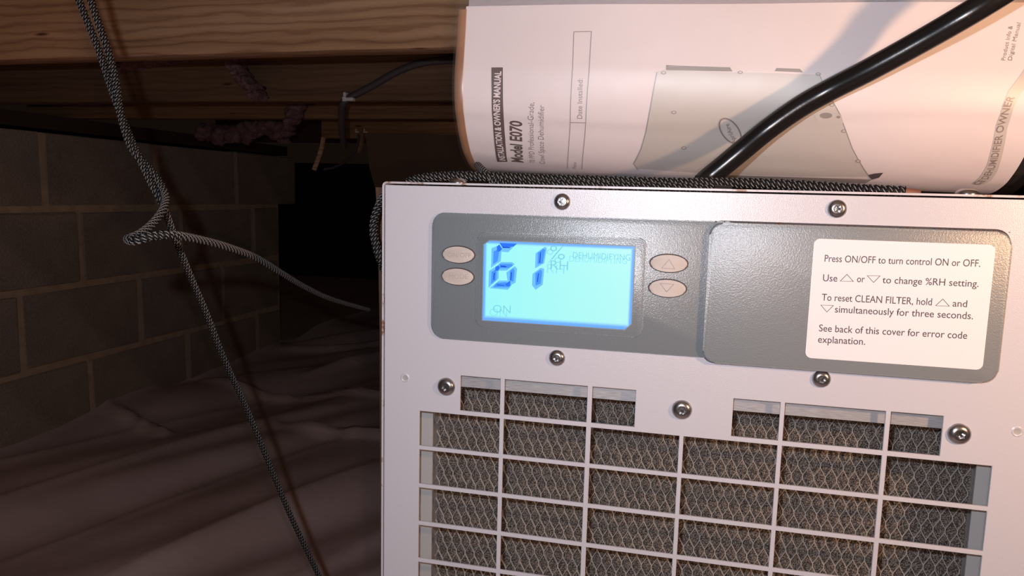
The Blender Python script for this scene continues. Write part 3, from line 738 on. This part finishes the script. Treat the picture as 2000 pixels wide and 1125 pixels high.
ppoly('picture_port_hole', [(1636+4*math.cos(a), 229+2.6*math.sin(a)) for a in np.linspace(0, 6.283, 12, endpoint=False)], M['print_grey2'], .00045)
# oval badge
def oval(k):
    return [(1426.5+k*(20.5*math.cos(a)+6*math.sin(a)), 255+k*(23.5*math.sin(a)+6*math.cos(a))) for a in np.linspace(0, 2*math.pi, 40, endpoint=False)]
ppoly('badge_field', oval(1.0), M['print_grey'], .00030)
pline('badge_ring', oval(1.0), 0.0009, M['print_mid'], 0.00045, True)
ptext('badge_lettering', 'AprilAire', (1439, 277), (1423.5, 240), 8.5, M['print_mid'], 0.012, .00045)
# band at the right end of the cover
bl = [(1899, 358), (1915, 344), (1928, 322), (1936, 290), (1945, 245), (1957, 205), (1969, 178), (1994, 146), (2012, 120)]
br = [(1915, 361), (1935, 352), (1948, 334), (1958, 300), (1967, 250), (1978, 210), (1992, 185), (2008, 165), (2015, 150)]
bm = bmesh.new(); la = [bm.verts.new((*inv(*p), 0)) for p in bl]; lb = [bm.verts.new((*inv(*p), 0)) for p in br]
for k in range(len(bl)-1): bm.faces.new((la[k], lb[k], lb[k+1], la[k+1]))
to_sheet('footer_band', bm, M['print_grey'], .00025)
ctr = [(np.array(a_)*0.30+np.array(b_)*0.70) for a_, b_ in zip(bl, br)][:7]
C2 = np.array([[*inv(*p)] for p in ctr]); sl = np.concatenate([[0], np.cumsum(np.hypot(*np.diff(C2, axis=0).T))])
bm = text_bm('CE DEHUMIDIFIER OWNER', sl[-1]*0.97, 0.0036, 0.01)
for v in bm.verts:
    t_ = v.co.x; k = min(len(sl)-2, max(0, np.searchsorted(sl, t_)-1)); f = (t_-sl[k])/(sl[k+1]-sl[k]); d = (C2[k+1]-C2[k]); d /= np.hypot(*d)
    # smooth direction between segments
    p_ = C2[k]+(C2[k+1]-C2[k])*f; n = np.array([-d[1], d[0]]); q_ = p_+n*v.co.y; v.co = (q_[0], q_[1], 0)
to_sheet('footer_lettering', bm, M['print_mid'], .0004)
ptext('note_lettering', 'Product Info &', (1964, 118), (1980, 50), 8, M['print_mid'], 0.0)
ptext('note_lettering', 'Digital Manual', (1977, 118), (1996, 44), 8, M['print_mid'], 0.0)

# clear bag round the manual
BG = empty('plastic_bag', (0, 0, 0)); tag(BG, 'clear plastic bag around the paper manual, its edge showing left of the paper', 'bag')
sheet_grid('bag_front', uL-.0062, uR+.008, 0.0, sT+.06, 0.0016, 0.0, M['film'], BG, 0.006)
sheet_grid('bag_back', uL-.0062, uR+.008, 0.0, sT+.06, -.0046, 0.0, M['film'], BG, 0.006)
# left seam strip
bm = bmesh.new(); g = {}
for k in range(91):
    s = 0.004+(sT-0.006)*k/90
    for i, (du, of) in enumerate(((-.0058, -.0016), (-.0045, .0006), (-.0018, .0010), (0.0006, .0004))): g[i, k] = bm.verts.new(surf(uL+du, s, of))
for k in range(90):
    for i in range(3): bm.faces.new((g[i, k], g[i+1, k], g[i+1, k+1], g[i, k+1]))
finish('bag_seam', bm, M['seam'], BG, True)

# ================================================================== ROPES AND CABLES
R5 = 0.0021
A_pts = [(20, -520, .52), (75, -280, .51), (134, -60, .50), (160, 15, .50), (192, 95, .50), (222, 185, .495), (252, 262, .49), (292, 350, .48), (318, 400, .48), (338, 455, .50), (372, 540, .53), (402, 610, .55),
         (437, 700, .57), (478, 790, .60), (515, 880, .62), (560, 990, .64), (592, 1060, .65), (640, 1160, .67)]
tag(braid('braided_rope', [P(*p) for p in A_pts], R5), 'black flecked braided rope hanging down the left side past the bottom edge', 'rope')
B_pts = [(52, -520, .50), (105, -280, .495), (162, -60, .485), (182, 15, .485), (208, 90, .485), (226, 160, .487), (236, 225, .487), (258, 290, .485), (300, 338, .483), (322, 378, .475), (318, 408, .452), (298, 436, .432), (272, 457, .412), (249, 467, .398),
         (262, 470, .385), (300, 461, .388), (345, 460, .40), (400, 470, .44), (450, 484, .48), (500, 503, .53), (545, 530, .58), (595, 560, .66), (650, 585, .76), (720, 605, .9)]
tag(braid('braided_rope', [P(*p) for p in B_pts], R5), 'black flecked braided rope that bends in a loop at left and trails off right', 'rope')
def T(px, py, Y): return onY(px, py, Y)
up = [(797, 357, .030), (815, 350, .030), (850, 345, .030), (900, 343.5, .030), (960, 345, .031), (1050, 349, .031), (1150, 352, .031), (1250, 355, .031), (1330, 357, .031), (1400, 357, .032),
      (1470, 358, .031), (1560, 362, .028), (1650, 368, .022), (1720, 372, .016), (1768, 374.5, .014)]
ra = braid('braided_rope', [T(*p) for p in up], 0.0026); tag(ra, 'black braided rope along the whole top of the dehumidifier, against the manual', 'rope')
tip = tube('rope_tip', [T(1764, 374.5, .014), T(1784, 376.5, .014), T(1797, 378.5, .013)], 0.0021, M['copper'], ra, 10, .001)
lw = [(962, 352, .020), (985, 359, .014), (1030, 361, .010), (1100, 360, .009), (1180, 363, .009), (1260, 365, .009), (1330, 367, .009), (1395, 369.5, .010)]
rb = braid('braided_rope', [T(*p) for p in lw], 0.0024); tag(rb, 'short black braided rope on the front top edge, ending in a melted tip', 'rope')
tube('rope_tip', [T(1392, 369.4, .010), T(1412, 370.5, .010), T(1429, 371.5, .010)], 0.0023, M['melt'], rb, 12, .001)
rd = braid('braided_rope', [T(925, 300, .115), T(930, 318, .095), T(940, 330, .07), T(952, 343, .050)], 0.0022)
tag(rd, 'bit of black braided rope coming down behind the lower left corner of the manual', 'rope')
ls = [(775, 362, .060), (752, 380, .050), (739, 405, .040), (731, 430, .036), (730, 455, .034), (735, 480, .034), (742, 505, .036), (752, 530, .045)]
re_ = braid('braided_rope', [T(*p) for p in ls], 0.0024); tag(re_, 'black braided rope bulging out past the left edge of the dehumidifier', 'rope')
cb = [(1372, 358, .428), (1385, 346, .428), (1410, 326, .425), (1450, 293, .420), (1500, 252, .412), (1560, 210, .405), (1620, 176, .398), (1700, 135, .385), (1800, 80, .370), (1900, 22, .355), (2000, -40, .345), (2120, -110, .335)]
tag(tube('power_cable', [P(*p) for p in cb], 0.0062, M['rubber'], None, 24, .003), 'thick smooth black cable slanting across the front of the manual', 'cable')

# background wiring
YB = 0.895
ec = tube('electrical_cable', [onY(985, 116, YB), onY(890, 117, YB), onY(830, 122, YB), onY(780, 138, YB), onY(730, 166, YB), onY(688, 188, YB), onY(672, 198, YB-.01), onY(668, 215, YB+.01), onY(668, 250, YB+.05), onY(672, 285, YB+.12)],
          0.0068, M['jacket'], None, 10, .01); tag(ec, 'dark grey electrical cable sagging along the second joist to a white clip', 'cable')
bm = bmesh.new(); p_ = onY(672, 194, YB-.012); q_ = onY(691, 195, YB-.012)
box(bm, p_.x, q_.x, p_.y-.004, p_.y+.008, p_.z-.003, p_.z+.003); box(bm, p_.x-.001, p_.x+.004, p_.y-.003, p_.y+.012, p_.z-.003, p_.z+.013)
box(bm, p_.x-.002, p_.x+.005, p_.y-.005, p_.y+.001, p_.z-.004, p_.z+.005)
bmesh.ops.bevel(bm, geom=bm.edges[:], offset=.0012, segments=1, affect='EDGES'); tag(finish('cable_clip', bm, M['clip']), 'small white plastic clip holding the grey cable under the joist', 'clip')
for x, y, lab in ((698, 258, 'white staple on the lower edge of the fourth joist, left of the pair'), (714, 258, 'white staple on the lower edge of the fourth joist, right of the pair')):
    p_ = onY(x, y, 1.494); bm = bmesh.new(); box(bm, -.0055, .0055, -.003, .004, -.0022, .0022); box(bm, -.0055, -.002, -.002, .006, -.002, .009)
    o = finish('staple', bm, M['mortar']); o.location = p_; tag(o, lab, 'staple')
o = tube('hanging_strap', [onY(632, 268, 1.44), onY(629, 285, 1.44), onY(622, 308, 1.44), onY(613, 332, 1.43)], 0.007, M['wood'], None, 6, .02); tag(o, 'tan wooden splinter hanging below the joists above the dark opening', 'splinter')
o = tube('hanging_wire', [onY(700, 262, 1.46), onY(697, 290, 1.46), onY(680, 312, 1.46), onY(655, 326, 1.45), onY(632, 331, 1.44)], 0.0035, M['jacket'], None, 6, .02); tag(o, 'thin grey wire looping down from the fourth joist in the dark', 'wire')
o = tube('hanging_strap', [onY(709, 262, 1.47), onY(706, 278, 1.47), onY(700, 298, 1.47)], 0.0075, M['wood3'], None, 6, .02); tag(o, 'short brown splinter hanging beside the thin looping wire', 'splinter')

# pink insulation
def tuft(pts, lab, seed):
    bm = bmesh.new()
    for k, (x, y, Yd, rx, rz) in enumerate(pts):
        c_ = onY(x, y, Yd); sc = (Yd+.4)/F
        r = bmesh.ops.create_icosphere(bm, subdivisions=3, radius=1.0)
        for v in r['verts']:
            n = v.co.copy(); d = 1+0.55*noise.noise(n*1.2+Vector((seed+k*3.1, 0, 0)))+0.30*noise.noise(n*5+Vector((0, seed, k)))
            v.co = c_+Vector((n.x*rx*sc*d, n.y*0.028*d, n.z*rz*sc*d))
    return tag(finish('insulation_tuft', bm, M['pink'], None, True), lab, 'insulation')
def run(a, b, n, w0, w1, Yd, jit, ar=1.5):
    out = []
    for k in range(n):
        t = k/(n-1); wd = w0+(w1-w0)*t
        out.append((a[0]+(b[0]-a[0])*t+random.uniform(-jit, jit), a[1]+(b[1]-a[1])*t+random.uniform(-jit, jit), Yd, wd*random.uniform(.8, 1.1), wd*ar*random.uniform(.8, 1.1)))
    return out
tuft(run((455, 106), (470, 142), 4, 15, 10, .87, 1)+run((476, 150), (508, 186), 4, 11, 7, .87, 1), 'narrow pink insulation strip hanging in front of the second joist', 1.0)
tuft(run((586, 192), (556, 276), 7, 19, 5, 1.2, 1.5, 1.0), 'pointed pink insulation tuft hanging left of the white cable clip', 4.0)
tuft(run((225, 128), (350, 112), 6, 26, 20, .885, 3, 0.5), 'dusky pink insulation peeping under the near joist beside the hanging rope', 7.0)
tuft(run((400, 262), (560, 250), 9, 22, 20, 1.497, 6, 1.0), 'dark pink insulation clump drooping over the top of the block wall', 9.0)
